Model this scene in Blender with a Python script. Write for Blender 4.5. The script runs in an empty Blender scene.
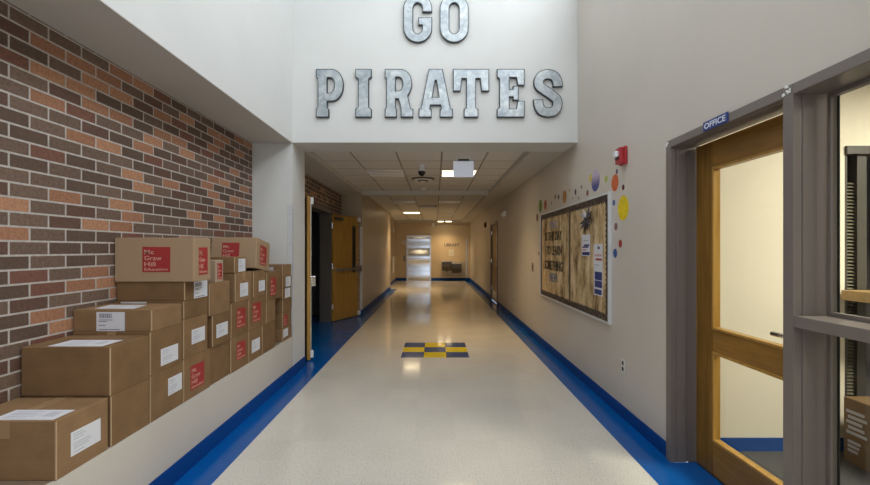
import bpy, bmesh, math, random
from mathutils import Vector, Matrix
random.seed(7)
SC = bpy.context.scene
COL = SC.collection
PI = math.pi
EYE = 1.445
F = 432.0

# ---------------------------------------------------------------- materials
def mat(name, rgb=(.5,.5,.5), rough=.6, metal=0.0, spec=.5, coat=0.0):
    m = bpy.data.materials.new(name); m.use_nodes = True
    b = m.node_tree.nodes['Principled BSDF']
    b.inputs['Base Color'].default_value = (*rgb, 1)
    b.inputs['Roughness'].default_value = rough
    b.inputs['Metallic'].default_value = metal
    b.inputs['Specular IOR Level'].default_value = spec
    b.inputs['Coat Weight'].default_value = coat
    return m

class N:
    """small node-tree helper"""
    def __init__(s, m): s.m = m; s.t = m.node_tree; s.b = s.t.nodes.get('Principled BSDF')
    def new(s, typ, **kw):
        n = s.t.nodes.new(typ)
        for k, v in kw.items():
            if k in n.inputs.keys(): n.inputs[k].default_value = v
            else: setattr(n, k, v)
        return n
    def link(s, a, b): s.t.links.new(a, b)
    def coords(s, scale=(1,1,1), loc=(0,0,0), order=None):
        g = s.new('ShaderNodeNewGeometry')
        src = g.outputs['Position']
        if order:
            sp = s.new('ShaderNodeSeparateXYZ'); s.link(src, sp.inputs[0])
            cb = s.new('ShaderNodeCombineXYZ')
            for i, a in enumerate(order):
                if a is not None: s.link(sp.outputs[a], cb.inputs[i])
            src = cb.outputs[0]
        mp = s.new('ShaderNodeMapping')
        mp.inputs['Scale'].default_value = scale; mp.inputs['Location'].default_value = loc
        s.link(src, mp.inputs[0]); return mp.outputs[0]
    def noise(s, vec, scale, detail=3, rough=.5):
        n = s.new('ShaderNodeTexNoise'); n.inputs['Scale'].default_value = scale
        n.inputs['Detail'].default_value = detail; n.inputs['Roughness'].default_value = rough
        s.link(vec, n.inputs['Vector']); return n.outputs['Fac']
    def ramp(s, fac, stops, interp='LINEAR'):
        r = s.new('ShaderNodeValToRGB'); r.color_ramp.interpolation = interp
        e = r.color_ramp.elements
        while len(e) < len(stops): e.new(.5)
        for i, (p, c) in enumerate(stops):
            e[i].position = p; e[i].color = (*c, 1)
        s.link(fac, r.inputs[0]); return r.outputs[0]
    def mix(s, fac, a, b, mode='MIX'):
        n = s.new('ShaderNodeMix'); n.data_type = 'RGBA'; n.blend_type = mode
        for sock, v in ((n.inputs[0], fac), (n.inputs[6], a), (n.inputs[7], b)):
            if isinstance(v, (int, float)): sock.default_value = v
            elif isinstance(v, tuple): sock.default_value = (*v, 1)
            else: s.link(v, sock)
        return n.outputs[2]
    def base(s, c): s.link(c, s.b.inputs['Base Color'])
    def bump(s, h, strength=.3, dist=.002):
        n = s.new('ShaderNodeBump'); n.inputs['Strength'].default_value = strength
        n.inputs['Distance'].default_value = dist
        s.link(h, n.inputs['Height']); s.link(n.outputs[0], s.b.inputs['Normal'])

def paint(name, rgb, rough=.55):
    m = mat(name, rgb, rough, spec=.35); n = N(m)
    v = n.coords()
    f = n.noise(v, 1.3, 4)
    n.base(n.ramp(f, [(.3, tuple(c*.97 for c in rgb)), (.7, tuple(min(1,c*1.03) for c in rgb))]))
    n.bump(n.noise(v, 220, 2), .12, .001)
    return m

M = {}
M['wall'] = paint('wall_paint', (.60,.555,.50), .42)
M['header'] = paint('upper_paint', (.66,.665,.65))
M['dim_wall'] = paint('dim_wall_paint', (.47,.39,.29), .4)  # wall paint darkened to tan, standing in for dim corridor light
M['far_wall'] = paint('far_wall_paint', (.62,.51,.36))  # darker, warmer wall paint; the corridor's dim warm light is in the colour
M['soffit'] = paint('soffit_paint', (.56,.54,.51))
M['office_wall'] = paint('office_paint', (.76,.71,.60))
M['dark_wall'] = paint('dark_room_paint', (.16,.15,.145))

def brick():
    m = mat('brick_wall', rough=.75); n = N(m)
    v = n.coords(order=(1,2,0), loc=(-.0505,-.0165+.0716*10.5,0))
    br = n.new('ShaderNodeTexBrick')
    br.offset = .5; br.offset_frequency = 2; br.squash = 1
    for k, val in (('Color1',(0,0,0,1)),('Color2',(1,1,1,1)),('Mortar',(.5,.5,.5,1)),('Scale',1.0),('Mortar Size',.0055),
                   ('Mortar Smooth',.15),('Bias',0.0),('Brick Width',.215),('Row Height',.0716)):
        br.inputs[k].default_value = val
    n.link(v, br.inputs['Vector'])
    rnd = br.outputs['Color']
    big = n.ramp(rnd, [(0,(.112,.070,.049)),(.25,(.155,.100,.072)),(.45,(.125,.066,.046)),(.58,(.185,.080,.054)),
                       (.66,(.175,.112,.080)),(.76,(.33,.155,.085)),(.83,(.44,.22,.122)),(.93,(.37,.175,.098))], 'CONSTANT')
    sp = n.noise(n.coords(), 60, 4, .7)
    spe = n.ramp(sp, [(.3,(.72,.72,.72)),(.7,(1.25,1.25,1.25))])
    c = n.mix(1.0, big, spe, 'MULTIPLY')
    mo = n.ramp(n.noise(n.coords(), 35, 3), [(.3,(.42,.385,.35)),(.7,(.56,.52,.48))])
    n.base(n.mix(br.outputs['Fac'], c, mo))
    inv = n.new('ShaderNodeMath', operation='SUBTRACT'); inv.inputs[0].default_value = 1
    n.link(br.outputs['Fac'], inv.inputs[1])
    ad = n.new('ShaderNodeMath', operation='MULTIPLY_ADD'); n.link(sp, ad.inputs[0]); ad.inputs[1].default_value = .25
    n.link(inv.outputs[0], ad.inputs[2])
    n.bump(ad.outputs[0], .8, .004)
    return m
M['brick'] = brick()

def vct(name, base, dark, light, seam=.85, rough=.085, spec=.5):
    m = mat(name, base, rough, spec=spec); n = N(m)
    v = n.coords(order=(0,1,None), loc=(.1524,.0945,0))
    br = n.new('ShaderNodeTexBrick'); br.offset = 0; br.squash = 1
    for k, val in (('Color1',(0,0,0,1)),('Color2',(1,1,1,1)),('Mortar',(.5,.5,.5,1)),('Scale',1.0),('Mortar Size',.0007),
                   ('Mortar Smooth',.3),('Bias',0.0),('Brick Width',.3048),('Row Height',.3048)):
        br.inputs[k].default_value = val
    n.link(v, br.inputs['Vector'])
    tilec = n.ramp(br.outputs['Color'], [(0,tuple(c*.97 for c in base)),(1,tuple(c*1.03 for c in base))])
    sp = n.noise(v, 95, 4, .75)
    chips = n.ramp(sp, [(.36,dark),(.46,(1,1,1)),(.60,(1,1,1)),(.70,light)])
    c = n.mix(1.0, tilec, chips, 'MULTIPLY')
    big = n.ramp(n.noise(v, .9, 3), [(.3,(.95,.94,.92)),(.7,(1.03,1.02,1.0))])
    c = n.mix(1.0, c, big, 'MULTIPLY')
    n.base(n.mix(br.outputs['Fac'], c, tuple(x*seam for x in base)))
    r = n.ramp(n.noise(v, 5, 4), [(.3,(rough*.8,)*3),(.7,(rough*1.35,)*3)])
    n.link(r, n.b.inputs['Roughness'])
    n.bump(n.noise(v, 3.5, 2), .05, .004)
    return m
M['floor'] = vct('cream_floor_tile', (.71,.685,.635), (.58,.54,.48), (1.12,1.12,1.12))
M['blue_floor'] = vct('blue_floor_tile', (.001,.095,.38), (.75,.75,.8), (1.5,1.35,1.2), rough=.17, spec=.38)
M['navy_tile'] = vct('navy_floor_tile', (.008,.06,.22), (.8,.8,.8), (1.3,1.3,1.3))
M['yellow_tile'] = vct('yellow_floor_tile', (.78,.60,.005), (.85,.85,.85), (1.1,1.1,1.1))
M['blue_base'] = mat('blue_vinyl_base', (.002,.058,.27), .5, spec=.2)
M['sill'] = vct('speckled_sill', (.26,.20,.155), (.5,.5,.5), (1.4,1.4,1.4), rough=.35)

def carpet():
    m = mat('dark_carpet', (.05,.05,.055), .95); n = N(m)
    f = n.noise(n.coords(), 180, 3)
    n.base(n.ramp(f, [(.35,(.03,.03,.034)),(.7,(.09,.09,.095))])); n.bump(f, .6, .004); return m
M['carpet'] = carpet()

def tiles():
    m = mat('acoustic_tile', (.7,.68,.65), .85); n = N(m)
    v = n.coords(order=(0,1,None), loc=(-.093+.61*8,-.2+.61*4,0))
    br = n.new('ShaderNodeTexBrick'); br.offset = 0; br.squash = 1
    for k, val in (('Color1',(0,0,0,1)),('Color2',(1,1,1,1)),('Mortar',(.5,.5,.5,1)),('Scale',1.0),('Mortar Size',.011),
                   ('Mortar Smooth',0.0),('Bias',0.0),('Brick Width',.61),('Row Height',.61)):
        br.inputs[k].default_value = val
    n.link(v, br.inputs['Vector'])
    s = n.ramp(n.noise(v, 160, 3), [(.36,(.52,.50,.48)),(.5,(.78,.76,.73))])
    n.base(n.mix(br.outputs['Fac'], s, (.30,.27,.25)))
    n.bump(br.outputs['Fac'], .6, .006)
    return m
M['ceiling_tile'] = tiles()
M['white_metal'] = mat('white_enamel', (.86,.87,.89), .4)
M['louver'] = mat('louver_white', (.85,.86,.90), .25, .5)

def wood(name, a, b, c, scale=(14,14,1.2), rough=.35):
    m = mat(name, b, rough, spec=.35); n = N(m)
    v = n.coords(scale=scale)
    w = n.noise(v, 2.2 if 'plank' not in name else 2.6, 7, .6 if 'plank' not in name else .72)
    n.base(n.ramp(w, [(.28,a),(.5,b),(.75,c)] if 'plank' not in name else [(.36,a),(.48,b),(.62,c)]))
    n.bump(n.noise(v, 8, 3), .08, .001)
    return m
M['oak'] = wood('oak_veneer', (.15,.072,.012), (.215,.108,.019), (.29,.15,.03))
M['oak_gold'] = wood('oak_gold_veneer', (.29,.155,.03), (.38,.215,.045), (.47,.28,.07))
M['oak_rail'] = wood('oak_veneer_rail', (.20,.10,.018), (.29,.145,.028), (.37,.195,.042), (14,1.2,14))
M['oak_edge'] = wood('oak_edge', (.32,.165,.03), (.43,.235,.05), (.52,.30,.08))
M['plank'] = wood('plank_paper', (.17,.10,.042), (.52,.37,.19), (.74,.58,.36), (2.2,2.2,1.0), .75)
M['shelf_wood'] = wood('shelf_wood', (.33,.21,.09), (.42,.28,.12), (.5,.34,.16), (1.2,14,14))

def card():
    m = mat('cardboard', (.32,.19,.095), .75, spec=.25); n = N(m)
    oi = n.new('ShaderNodeObjectInfo')
    v = n.coords(); 
    a = n.ramp(oi.outputs['Random'], [(0,(.195,.112,.052)),(.5,(.235,.138,.066)),(1,(.285,.172,.088))])
    g = n.ramp(n.noise(v, 9, 4), [(.3,(.88,.87,.86)),(.7,(1.1,1.1,1.1))])
    v2 = n.coords(scale=(2,2,120))
    fl = n.ramp(n.noise(v2, 2, 2), [(.35,(.96,.96,.96)),(.65,(1.03,1.03,1.03))])
    c = n.mix(1.0, a, g, 'MULTIPLY'); c = n.mix(1.0, c, fl, 'MULTIPLY')
    n.base(c); n.bump(n.noise(v, 40, 3), .12, .002); return m
M['card'] = card()
M['card_kraft'] = mat('cardboard_light_kraft', (.385,.262,.158), .75)
M['card_light'] = mat('cardboard_raw_edge', (.50,.345,.21), .8)
M['card_pale'] = mat('cardboard_pale', (.44,.34,.25), .75)
M['tape'] = mat('packing_tape', (.37,.235,.125), .28, spec=.6)
M['paper'] = mat('white_label_paper', (.70,.71,.76), .6)
M['ink'] = mat('label_ink', (.10,.10,.14), .6)
M['ink_grey'] = mat('label_ink_grey', (.42,.43,.50), .6)
M['red'] = mat('red_print', (.36,.028,.028), .6)
M['red_text'] = mat('pale_print', (.62,.36,.27), .6)

def steel(name, rgb=(.62,.62,.63), rough=.25, stretch=(2,2,60)):
    m = mat(name, rgb, rough, 1.0); n = N(m)
    f = n.noise(n.coords(scale=stretch), 4, 3)
    n.link(n.ramp(f, [(.3,(rough*.8,)*3),(.7,(rough*1.25,)*3)]), n.b.inputs['Roughness']); return m
M['steel'] = steel('brushed_steel')
M['elevator_steel'] = steel('elevator_steel', (.70,.73,.78), .17, (60,60,2))
M['guard'] = mat('satin_guard_steel', (.72,.75,.78), .3, .2)
ne=N(M['elevator_steel']); wv=ne.new('ShaderNodeTexNoise'); wv.noise_dimensions='1D'; wv.inputs['Scale'].default_value=1.5; wv.inputs['Detail'].default_value=0
_sp=ne.new('ShaderNodeSeparateXYZ'); ne.link(ne.coords(),_sp.inputs[0]); ne.link(_sp.outputs[2],wv.inputs['W'])
ne.bump(wv.outputs['Fac'],1.0,.10)
M['chrome'] = mat('chrome', (.75,.75,.76), .12, 1.0)
M['dark_steel'] = mat('dark_steel', (.13,.12,.11), .4, .7)
M['alu'] = mat('aluminium', (.72,.74,.77), .35, .35)
M['frame'] = paint('bronze_grey_frame', (.19,.162,.147), .36)
M['frame_dark'] = mat('dark_frame', (.06,.055,.05), .4)
M['frame_brown'] = mat('brown_grey_door_frame', (.13,.12,.115), .4)
M['panel_grey'] = mat('panel_grey', (.46,.42,.36), .5)
M['black'] = mat('black_plastic', (.015,.015,.016), .35)
M['gasket'] = mat('black_gasket', (.012,.012,.012), .7)
M['outlet'] = mat('outlet_ivory', (.75,.74,.70), .4)
M['outlet_dark'] = mat('outlet_socket', (.015,.012,.012), .5)
M['fire_red'] = mat('fire_red', (.42,.02,.028), .35)
M['maroon'] = mat('dark_red_plastic', (.12,.02,.015), .4)
M['lens'] = mat('clear_lens', (.85,.85,.9), .1)
M['blue_sign'] = mat('blue_sign', (.012,.035,.21), .4)
M['white_print'] = mat('white_print', (.75,.78,.88), .5)
M['blind'] = mat('blind_slats', (.16,.15,.10), .6)

def zinc():
    m = mat('galvanised_zinc', (.5,.53,.55), .38, .55); n = N(m)
    v = n.coords()
    vo = n.new('ShaderNodeTexVoronoi'); vo.inputs['Scale'].default_value = 26; n.link(v, vo.inputs['Vector'])
    a = n.ramp(vo.outputs['Color'], [(0,(.33,.375,.41)),(1,(.52,.56,.585))])
    b = n.ramp(n.noise(v, 4.5, 5, .65), [(.33,(.72,.74,.78)),(.72,(1.25,1.22,1.16))])
    n.base(n.mix(1.0, a, b, 'MULTIPLY')); return m
M['zinc'] = zinc()
M['zinc_rim'] = mat('zinc_rim', (.05,.055,.06), .45, .5)

def glass():
    m = bpy.data.materials.new('clear_glass'); m.use_nodes = True
    t = m.node_tree; t.nodes.clear()
    o = t.nodes.new('ShaderNodeOutputMaterial'); mx = t.nodes.new('ShaderNodeMixShader')
    tr = t.nodes.new('ShaderNodeBsdfTransparent'); gl = t.nodes.new('ShaderNodeBsdfGlossy')
    fr = t.nodes.new('ShaderNodeFresnel'); fr.inputs['IOR'].default_value = 1.45
    tr.inputs['Color'].default_value = (.93,.95,.94,1); gl.inputs['Roughness'].default_value = .02
    ge = t.nodes.new('ShaderNodeNewGeometry'); iv = t.nodes.new('ShaderNodeMath'); iv.operation='SUBTRACT'; iv.inputs[0].default_value=1
    mu = t.nodes.new('ShaderNodeMath'); mu.operation='MULTIPLY'
    t.links.new(ge.outputs['Backfacing'], iv.inputs[1]); t.links.new(fr.outputs[0], mu.inputs[0]); t.links.new(iv.outputs[0], mu.inputs[1])
    t.links.new(mu.outputs[0], mx.inputs[0]); t.links.new(tr.outputs[0], mx.inputs[1])
    t.links.new(gl.outputs[0], mx.inputs[2]); t.links.new(mx.outputs[0], o.inputs[0]); return m
M['glass'] = glass()
def emit(name, rgb, s):
    m = mat(name, rgb, .5); b = m.node_tree.nodes['Principled BSDF']
    b.inputs['Emission Color'].default_value = (*rgb,1); b.inputs['Emission Strength'].default_value = s; return m
M['lamp_on'] = emit('lamp_diffuser_lit', (1.0,.80,.50), 7)
M['sign_daylight'] = emit('sign_daylight_glow', (.80,.87,1.0), .22)  # faint emission stands in for daylight falling on the blank sign housing
M['sky'] = emit('hall_fill_glow', (.80,.90,1.0), 2.5)  # glow of the added hall ceiling panels

# ---------------------------------------------------------------- geometry helpers
ORG = {}
def new_bm(): return bmesh.new()
def box(bm, x0,x1,y0,y1,z0,z1, mi=0):
    vs = [bm.verts.new(p) for p in ((x0,y0,z0),(x1,y0,z0),(x1,y1,z0),(x0,y1,z0),(x0,y0,z1),(x1,y0,z1),(x1,y1,z1),(x0,y1,z1))]
    for f in ((3,2,1,0),(4,5,6,7),(0,1,5,4),(1,2,6,5),(2,3,7,6),(3,0,4,7)):
        fc = bm.faces.new([vs[i] for i in f]); fc.material_index = mi
    return bm
def cyl(bm, c, r, h, axis='Z', n=24, r2=None):
    r2 = r if r2 is None else r2
    R = {'Z':Matrix.Identity(3),'X':Matrix.Rotation(PI/2,3,'Y'),'Y':Matrix.Rotation(-PI/2,3,'X')}[axis]
    ra, rb = [], []
    for i in range(n):
        a = 2*PI*i/n
        ra.append(bm.verts.new(Vector(c)+R@Vector((r*math.cos(a), r*math.sin(a), 0))))
        rb.append(bm.verts.new(Vector(c)+R@Vector((r2*math.cos(a), r2*math.sin(a), h))))
    for i in range(n):
        j = (i+1)%n; bm.faces.new((ra[i],ra[j],rb[j],rb[i]))
    bm.faces.new(ra[::-1]); bm.faces.new(rb); return bm
def dome(bm, c, r, axis=(0,0,-1), sq=1.0, n=20, m=7):
    ax = Vector(axis).normalized(); q = Vector((0,0,1)).rotation_difference(ax)
    rings = []
    for k in range(m):
        t = PI/2*k/m
        rings.append([bm.verts.new(Vector(c)+q@Vector((r*math.cos(t)*math.cos(2*PI*i/n), r*math.cos(t)*math.sin(2*PI*i/n), r*sq*math.sin(t)))) for i in range(n)])
    top = bm.verts.new(Vector(c)+q@Vector((0,0,r*sq)))
    for k in range(m-1):
        for i in range(n):
            j=(i+1)%n; bm.faces.new((rings[k][i],rings[k][j],rings[k+1][j],rings[k+1][i]))
    for i in range(n): bm.faces.new((rings[-1][i],rings[-1][(i+1)%n],top))
    bm.faces.new(rings[0][::-1]); return bm
def prism(bm, pts, axis, a0, a1):
    """closed polygon pts (2D) extruded along an axis from a0 to a1"""
    def P(p, a): return {'X':(a,p[0],p[1]),'Y':(p[0],a,p[1]),'Z':(p[0],p[1],a)}[axis]
    A = [bm.verts.new(P(p,a0)) for p in pts]; B = [bm.verts.new(P(p,a1)) for p in pts]
    n = len(pts)
    for i in range(n): bm.faces.new((A[i],A[(i+1)%n],B[(i+1)%n],B[i]))
    bm.faces.new(A[::-1]); bm.faces.new(B); return bm
def tube(bm, pts, r, n=10):
    pts = [Vector(p) for p in pts]; rings = []
    for i, p in enumerate(pts):
        d = (pts[min(i+1,len(pts)-1)]-pts[max(i-1,0)]).normalized()
        q = Vector((0,0,1)).rotation_difference(d)
        rings.append([bm.verts.new(p+q@Vector((r*math.cos(2*PI*k/n), r*math.sin(2*PI*k/n),0))) for k in range(n)])
    for a, b in zip(rings, rings[1:]):
        for k in range(n): bm.faces.new((a[k],a[(k+1)%n],b[(k+1)%n],b[k]))
    bm.faces.new(rings[0][::-1]); bm.faces.new(rings[-1]); return bm

def tag(o, label=None, cat=None, group=None, kind=None):
    if label: o['label'] = label
    if cat: o['category'] = cat
    if group: o['group'] = group
    if kind: o['kind'] = kind
    return o
def thing(name, label, cat, loc, group=None, kind=None, rot=None):
    o = bpy.data.objects.new(name, None); COL.objects.link(o); o.location = loc
    o.empty_display_size = .1
    if rot: o.rotation_euler = rot
    ORG[o.name] = Vector((0,0,0)) if rot else Vector(loc)
    return tag(o, label, cat, group, kind)
def obj(name, bm, m, parent=None, bevel=0, smooth=False, seg=2):
    bmesh.ops.recalc_face_normals(bm, faces=bm.faces)
    me = bpy.data.meshes.new(name)
    if parent is None:
        xs=[v.co for v in bm.verts]
        lo = Vector((min(v.x for v in xs),min(v.y for v in xs),min(v.z for v in xs)))
        hi = Vector((max(v.x for v in xs),max(v.y for v in xs),max(v.z for v in xs)))
        org = Vector(((lo.x+hi.x)/2,(lo.y+hi.y)/2,lo.z))
    else: org = ORG[parent.name]
    bmesh.ops.translate(bm, verts=bm.verts, vec=-org)
    bm.to_mesh(me); bm.free()
    for mm in (m if isinstance(m,(list,tuple)) else [m]): me.materials.append(mm)
    o = bpy.data.objects.new(name, me); COL.objects.link(o)
    if parent is None: o.location = org
    else: o.parent = parent
    ORG[o.name] = org
    if smooth:
        for p in me.polygons: p.use_smooth = True
    if bevel:
        b = o.modifiers.new('bevel','BEVEL'); b.width = bevel; b.segments = seg; b.limit_method='ANGLE'; b.angle_limit=.6
    return o

# planes that things are stuck on: origin + right vector + up vector
class Fr:
    def __init__(s, o, r, u): s.o=Vector(o); s.r=Vector(r); s.u=Vector(u); s.n=s.r.cross(s.u)
    def p(s, x, y, z=0): return s.o+s.r*x+s.u*y+s.n*z
def plate(bm, fr, x0,x1,y0,y1,z0,z1, mi=0):
    vs=[bm.verts.new(fr.p(*p)) for p in ((x0,y0,z0),(x1,y0,z0),(x1,y1,z0),(x0,y1,z0),(x0,y0,z1),(x1,y0,z1),(x1,y1,z1),(x0,y1,z1))]
    for f in ((3,2,1,0),(4,5,6,7),(0,1,5,4),(1,2,6,5),(2,3,7,6),(3,0,4,7)):
        fc=bm.faces.new([vs[i] for i in f]); fc.material_index=mi
def disc(bm, fr, x, y, r, z0, z1, n=32):
    A=[bm.verts.new(fr.p(x+r*math.cos(2*PI*i/n), y+r*math.sin(2*PI*i/n), z0)) for i in range(n)]
    B=[bm.verts.new(fr.p(x+r*math.cos(2*PI*i/n), y+r*math.sin(2*PI*i/n), z1)) for i in range(n)]
    for i in range(n): bm.faces.new((A[i],A[(i+1)%n],B[(i+1)%n],B[i]))
    bm.faces.new(A[::-1]); bm.faces.new(B)
def add_mesh(bm, me, fr, sx, sy, x, y, z):
    k = len(bm.verts); bm.from_mesh(me); bm.verts.ensure_lookup_table()
    for v in bm.verts[k:]:
        c = v.co.copy(); v.co = fr.p(x+c.x*sx, y+c.y*sy, z+c.z)
def text(bm, fr, s, x0, x1, y0, y1, z, depth=.001, bold=.012):
    """flat lettering fitted in the rectangle x0..x1, y0..y1 of a plane"""
    cu = bpy.data.curves.new('t','FONT'); cu.body = s; cu.extrude = depth/2; cu.offset = bold; cu.resolution_u = 3
    ob = bpy.data.objects.new('t', cu); me = bpy.data.meshes.new_from_object(ob)
    vs=[v.co for v in me.vertices]
    ax,bx,ay,by=min(v.x for v in vs),max(v.x for v in vs),min(v.y for v in vs),max(v.y for v in vs)
    for v in me.vertices: v.co.x-=ax; v.co.y-=ay
    add_mesh(bm, me, fr, (x1-x0)/(bx-ax), (y1-y0)/(by-ay), x0, y0, z+depth/2)
    bpy.data.objects.remove(ob); bpy.data.curves.remove(cu); bpy.data.meshes.remove(me)
def outline(bm, fr, loops, sc, x, y, z, depth, offset=0):
    cu = bpy.data.curves.new('o','CURVE'); cu.dimensions='2D'; cu.fill_mode='BOTH'; cu.extrude=depth/2; cu.offset=offset
    for lp in loops:
        s = cu.splines.new('POLY'); s.points.add(len(lp)-1)
        for i,p in enumerate(lp): s.points[i].co=(p[0]*sc,p[1]*sc,0,1)
        s.use_cyclic_u=True
    ob = bpy.data.objects.new('o', cu); me = bpy.data.meshes.new_from_object(ob)
    add_mesh(bm, me, fr, 1,1, x, y, z+depth/2)
    bpy.data.objects.remove(ob); bpy.data.curves.remove(cu); bpy.data.meshes.remove(me)

def RW(px, py):  # point of the right-hand wall seen at a photo position
    Y = 1.61*F/(px-435); return Y, EYE+(249-py)*Y/F

# ---------------------------------------------------------------- setting
OW0 = -0.6
XW, XB = 1.61, 2.065          # wall plane, brick plane
HB = 2.648                    # underside of header and soffits
ZT = 2.73                     # acoustic ceiling
HC = 6.0                      # lobby ceiling
YH0, YH1 = 4.88, 5.34         # header
YP = 9.53                     # far pier / beam
YE = 19.7
def struct(name, bm, m, label, cat, **k):
    return tag(obj(name, bm, m, **k), label, cat, kind='structure')

b = new_bm(); box(b,-1.3716,1.3716,-5,YE,-.1,0)
box(b,-1.78,-1.3716,15.6,YE,-.1,0)
struct('floor', b, M['floor'], 'long cream speckled tile floor down the middle of the hallway', 'floor')
b = new_bm()
box(b,1.3716,XW,-5,YE,-.1,0); box(b,XW,1.765,OW0,2.925,-.1,0)
struct('trim_1', b, M['blue_floor'], 'blue tile border strip on the floor along the right wall', 'floor border')
b = new_bm()
box(b,-XW,-1.3716,-5,15.6,-.1,0); box(b,-3.4,-XW,YH1,YP,-.1,0)
struct('trim_2', b, M['blue_floor'], 'blue tile border on the floor along the left wall and doorway', 'floor border')
# inlaid checker of nine tiles
b = new_bm()
for i in range(3):
    for j in range(3):
        x=-.4572+i*.3048; y=5.7505+j*.3048
        box(b, x, x+.3048, y, y+.3048, -.05, .0006, (i+j)%2)
struct('trim_3', b, [M['navy_tile'],M['yellow_tile']], 'three by three checker of navy and yellow tiles inlaid in the floor', 'floor inlay')

# left side: ledge, brick, upper wall
b = new_bm(); box(b,-XB,-XW,-5,YH0,0,.44); box(b,-XW-.02,-XW,-5,YH0,.44,.4575)
struct('wall_left', b, M['wall'], 'low cream ledge wall carrying the cartons on the left', 'wall')
b = new_bm(); box(b,-XB,-XW-.02,-5,YH0,.44,.4575)
struct('trim_4', b, M['sill'], 'brown speckled sill on top of the low ledge wall', 'sill')
DY0, DY1 = 6.42, 8.52       # double door opening
b = new_bm()
box(b,-XB-.2,-XB,-5,DY0,0,HB); box(b,-XB-.2,-XB,DY1,YP,0,HB); box(b,-XB-.2,-XB,DY0,DY1,2.17,HB)
struct('wall_left_brick', b, M['brick'], 'brown and orange brick wall behind the cartons and around the double door', 'wall')
b = new_bm(); box(b,-XB-.2,-XW,-5,YH0,HB,HC)
struct('wall_left_upper', b, M['header'], 'pale upper wall overhanging the brick on the left', 'wall')
# underside over the brick: a thin painted board
b = new_bm(); box(b,-XB,-XW,-5,YH0,HB-.008,HB)
struct('ceiling_left', b, M['soffit'], 'grey soffit underside above the brick wall', 'soffit')
# pier
b = new_bm(); box(b,-XB,-XW,YH0,YH1,0,HB)
struct('wall_pier_near', b, M['header'], 'narrow pale pier at the end of the brick wall by the cartons', 'wall')
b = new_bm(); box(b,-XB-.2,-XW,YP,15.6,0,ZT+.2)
struct('wall_corridor_left', b, M['dim_wall'], 'left corridor wall, dim light painted in as tan, beyond the open double door', 'wall')
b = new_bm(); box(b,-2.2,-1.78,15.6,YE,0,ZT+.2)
struct('wall_recess_left', b, M['dim_wall'], 'set back wall, dim light painted in as tan, at the far left end of the corridor', 'wall')
# header
b = new_bm(); box(b,-XB-.2,XW+.2,YH0,YH1,HB,HC)
struct('wall_header', b, M['header'], 'white header wall carrying the metal letters over the corridor mouth', 'wall')
# soffits in the corridor
b = new_bm(); box(b,1.18,XW,YH1,YE,HB,ZT+.1)
struct('ceiling_right', b, M['soffit'], 'dropped tan soffit along the right side of the corridor ceiling', 'soffit')
b = new_bm(); box(b,-XB-.2,-XW,YH1,YP,HB,ZT+.1)
struct('ceiling_alcove', b, M['soffit'], 'dropped soffit above the double door recess', 'soffit')
b = new_bm(); box(b,-XW,1.18,YP,YP+.25,HB,ZT+.06)
struct('trim_5', b, M['header'], 'pale cross beam below the ceiling tiles halfway down the corridor', 'beam')
b = new_bm(); box(b,-1.78,1.18,YE-.45,YE,HB+.01,ZT+.06)
struct('trim_6', b, M['soffit'], 'shallow bulkhead in front of the far end wall', 'bulkhead')
b = new_bm(); box(b,-1.78,1.18,YH1,YE,ZT,ZT+.06)
struct('ceiling', b, M['ceiling_tile'], 'suspended acoustic tile ceiling of the corridor', 'ceiling')
# right wall with openings: office door+window (Y..2.985), lobby clerestory above, far classroom door
FD0, FD1 = 11.12, 12.38
OW0 = -0.6
b = new_bm()
box(b,XW,XW+.2,2.985,FD0,0,HB); box(b,XW,XW+.2,FD1,YE,0,ZT+.2); box(b,XW,XW+.2,FD0,FD1,2.15,HB)
box(b,XW,XW+.2,-5,OW0,0,HB); box(b,XW,XW+.2,OW0,2.985,2.185,HB)
box(b,XW,XW+.2,YH1,FD1,HB,ZT+.2)
struct('wall_right', b, M['wall'], 'long cream right wall with the bulletin board and office doorway', 'wall')
b = new_bm()
CZ0, CZ1 = 4.45, 5.75
box(b,XW,XW+.2,-5,YH0,HB,CZ0); box(b,XW,XW+.2,-5,YH0,CZ1,HC)
box(b,XW,XW+.2,-5,-4.6,CZ0,CZ1); box(b,XW,XW+.2,4.5,YH0,CZ0,CZ1)
struct('wall_right_upper', b, M['wall'], 'tall upper part of the right wall in the entrance hall', 'wall')
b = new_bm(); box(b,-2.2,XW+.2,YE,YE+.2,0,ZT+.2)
struct('wall_far', b, M['far_wall'], 'end wall of the corridor, dim light painted in as tan, holding lift door and fountains', 'wall')
b = new_bm(); box(b,-XB-.2,XW+.2,-5,YH0,HC,HC+.2)
struct('ceiling_hall', b, M['header'], 'high white ceiling of the entrance hall', 'ceiling')
# back wall, opened for the added glazed entrance
b = new_bm()
box(b,-XB-.2,-1.35,-5.2,-5,0,HC); box(b,1.35,XW+.2,-5.2,-5,0,HC); box(b,-1.35,1.35,-5.2,-5,3.9,HC)
struct('wall_back', b, M['header'], 'rear entrance wall behind the viewer', 'wall')
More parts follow.
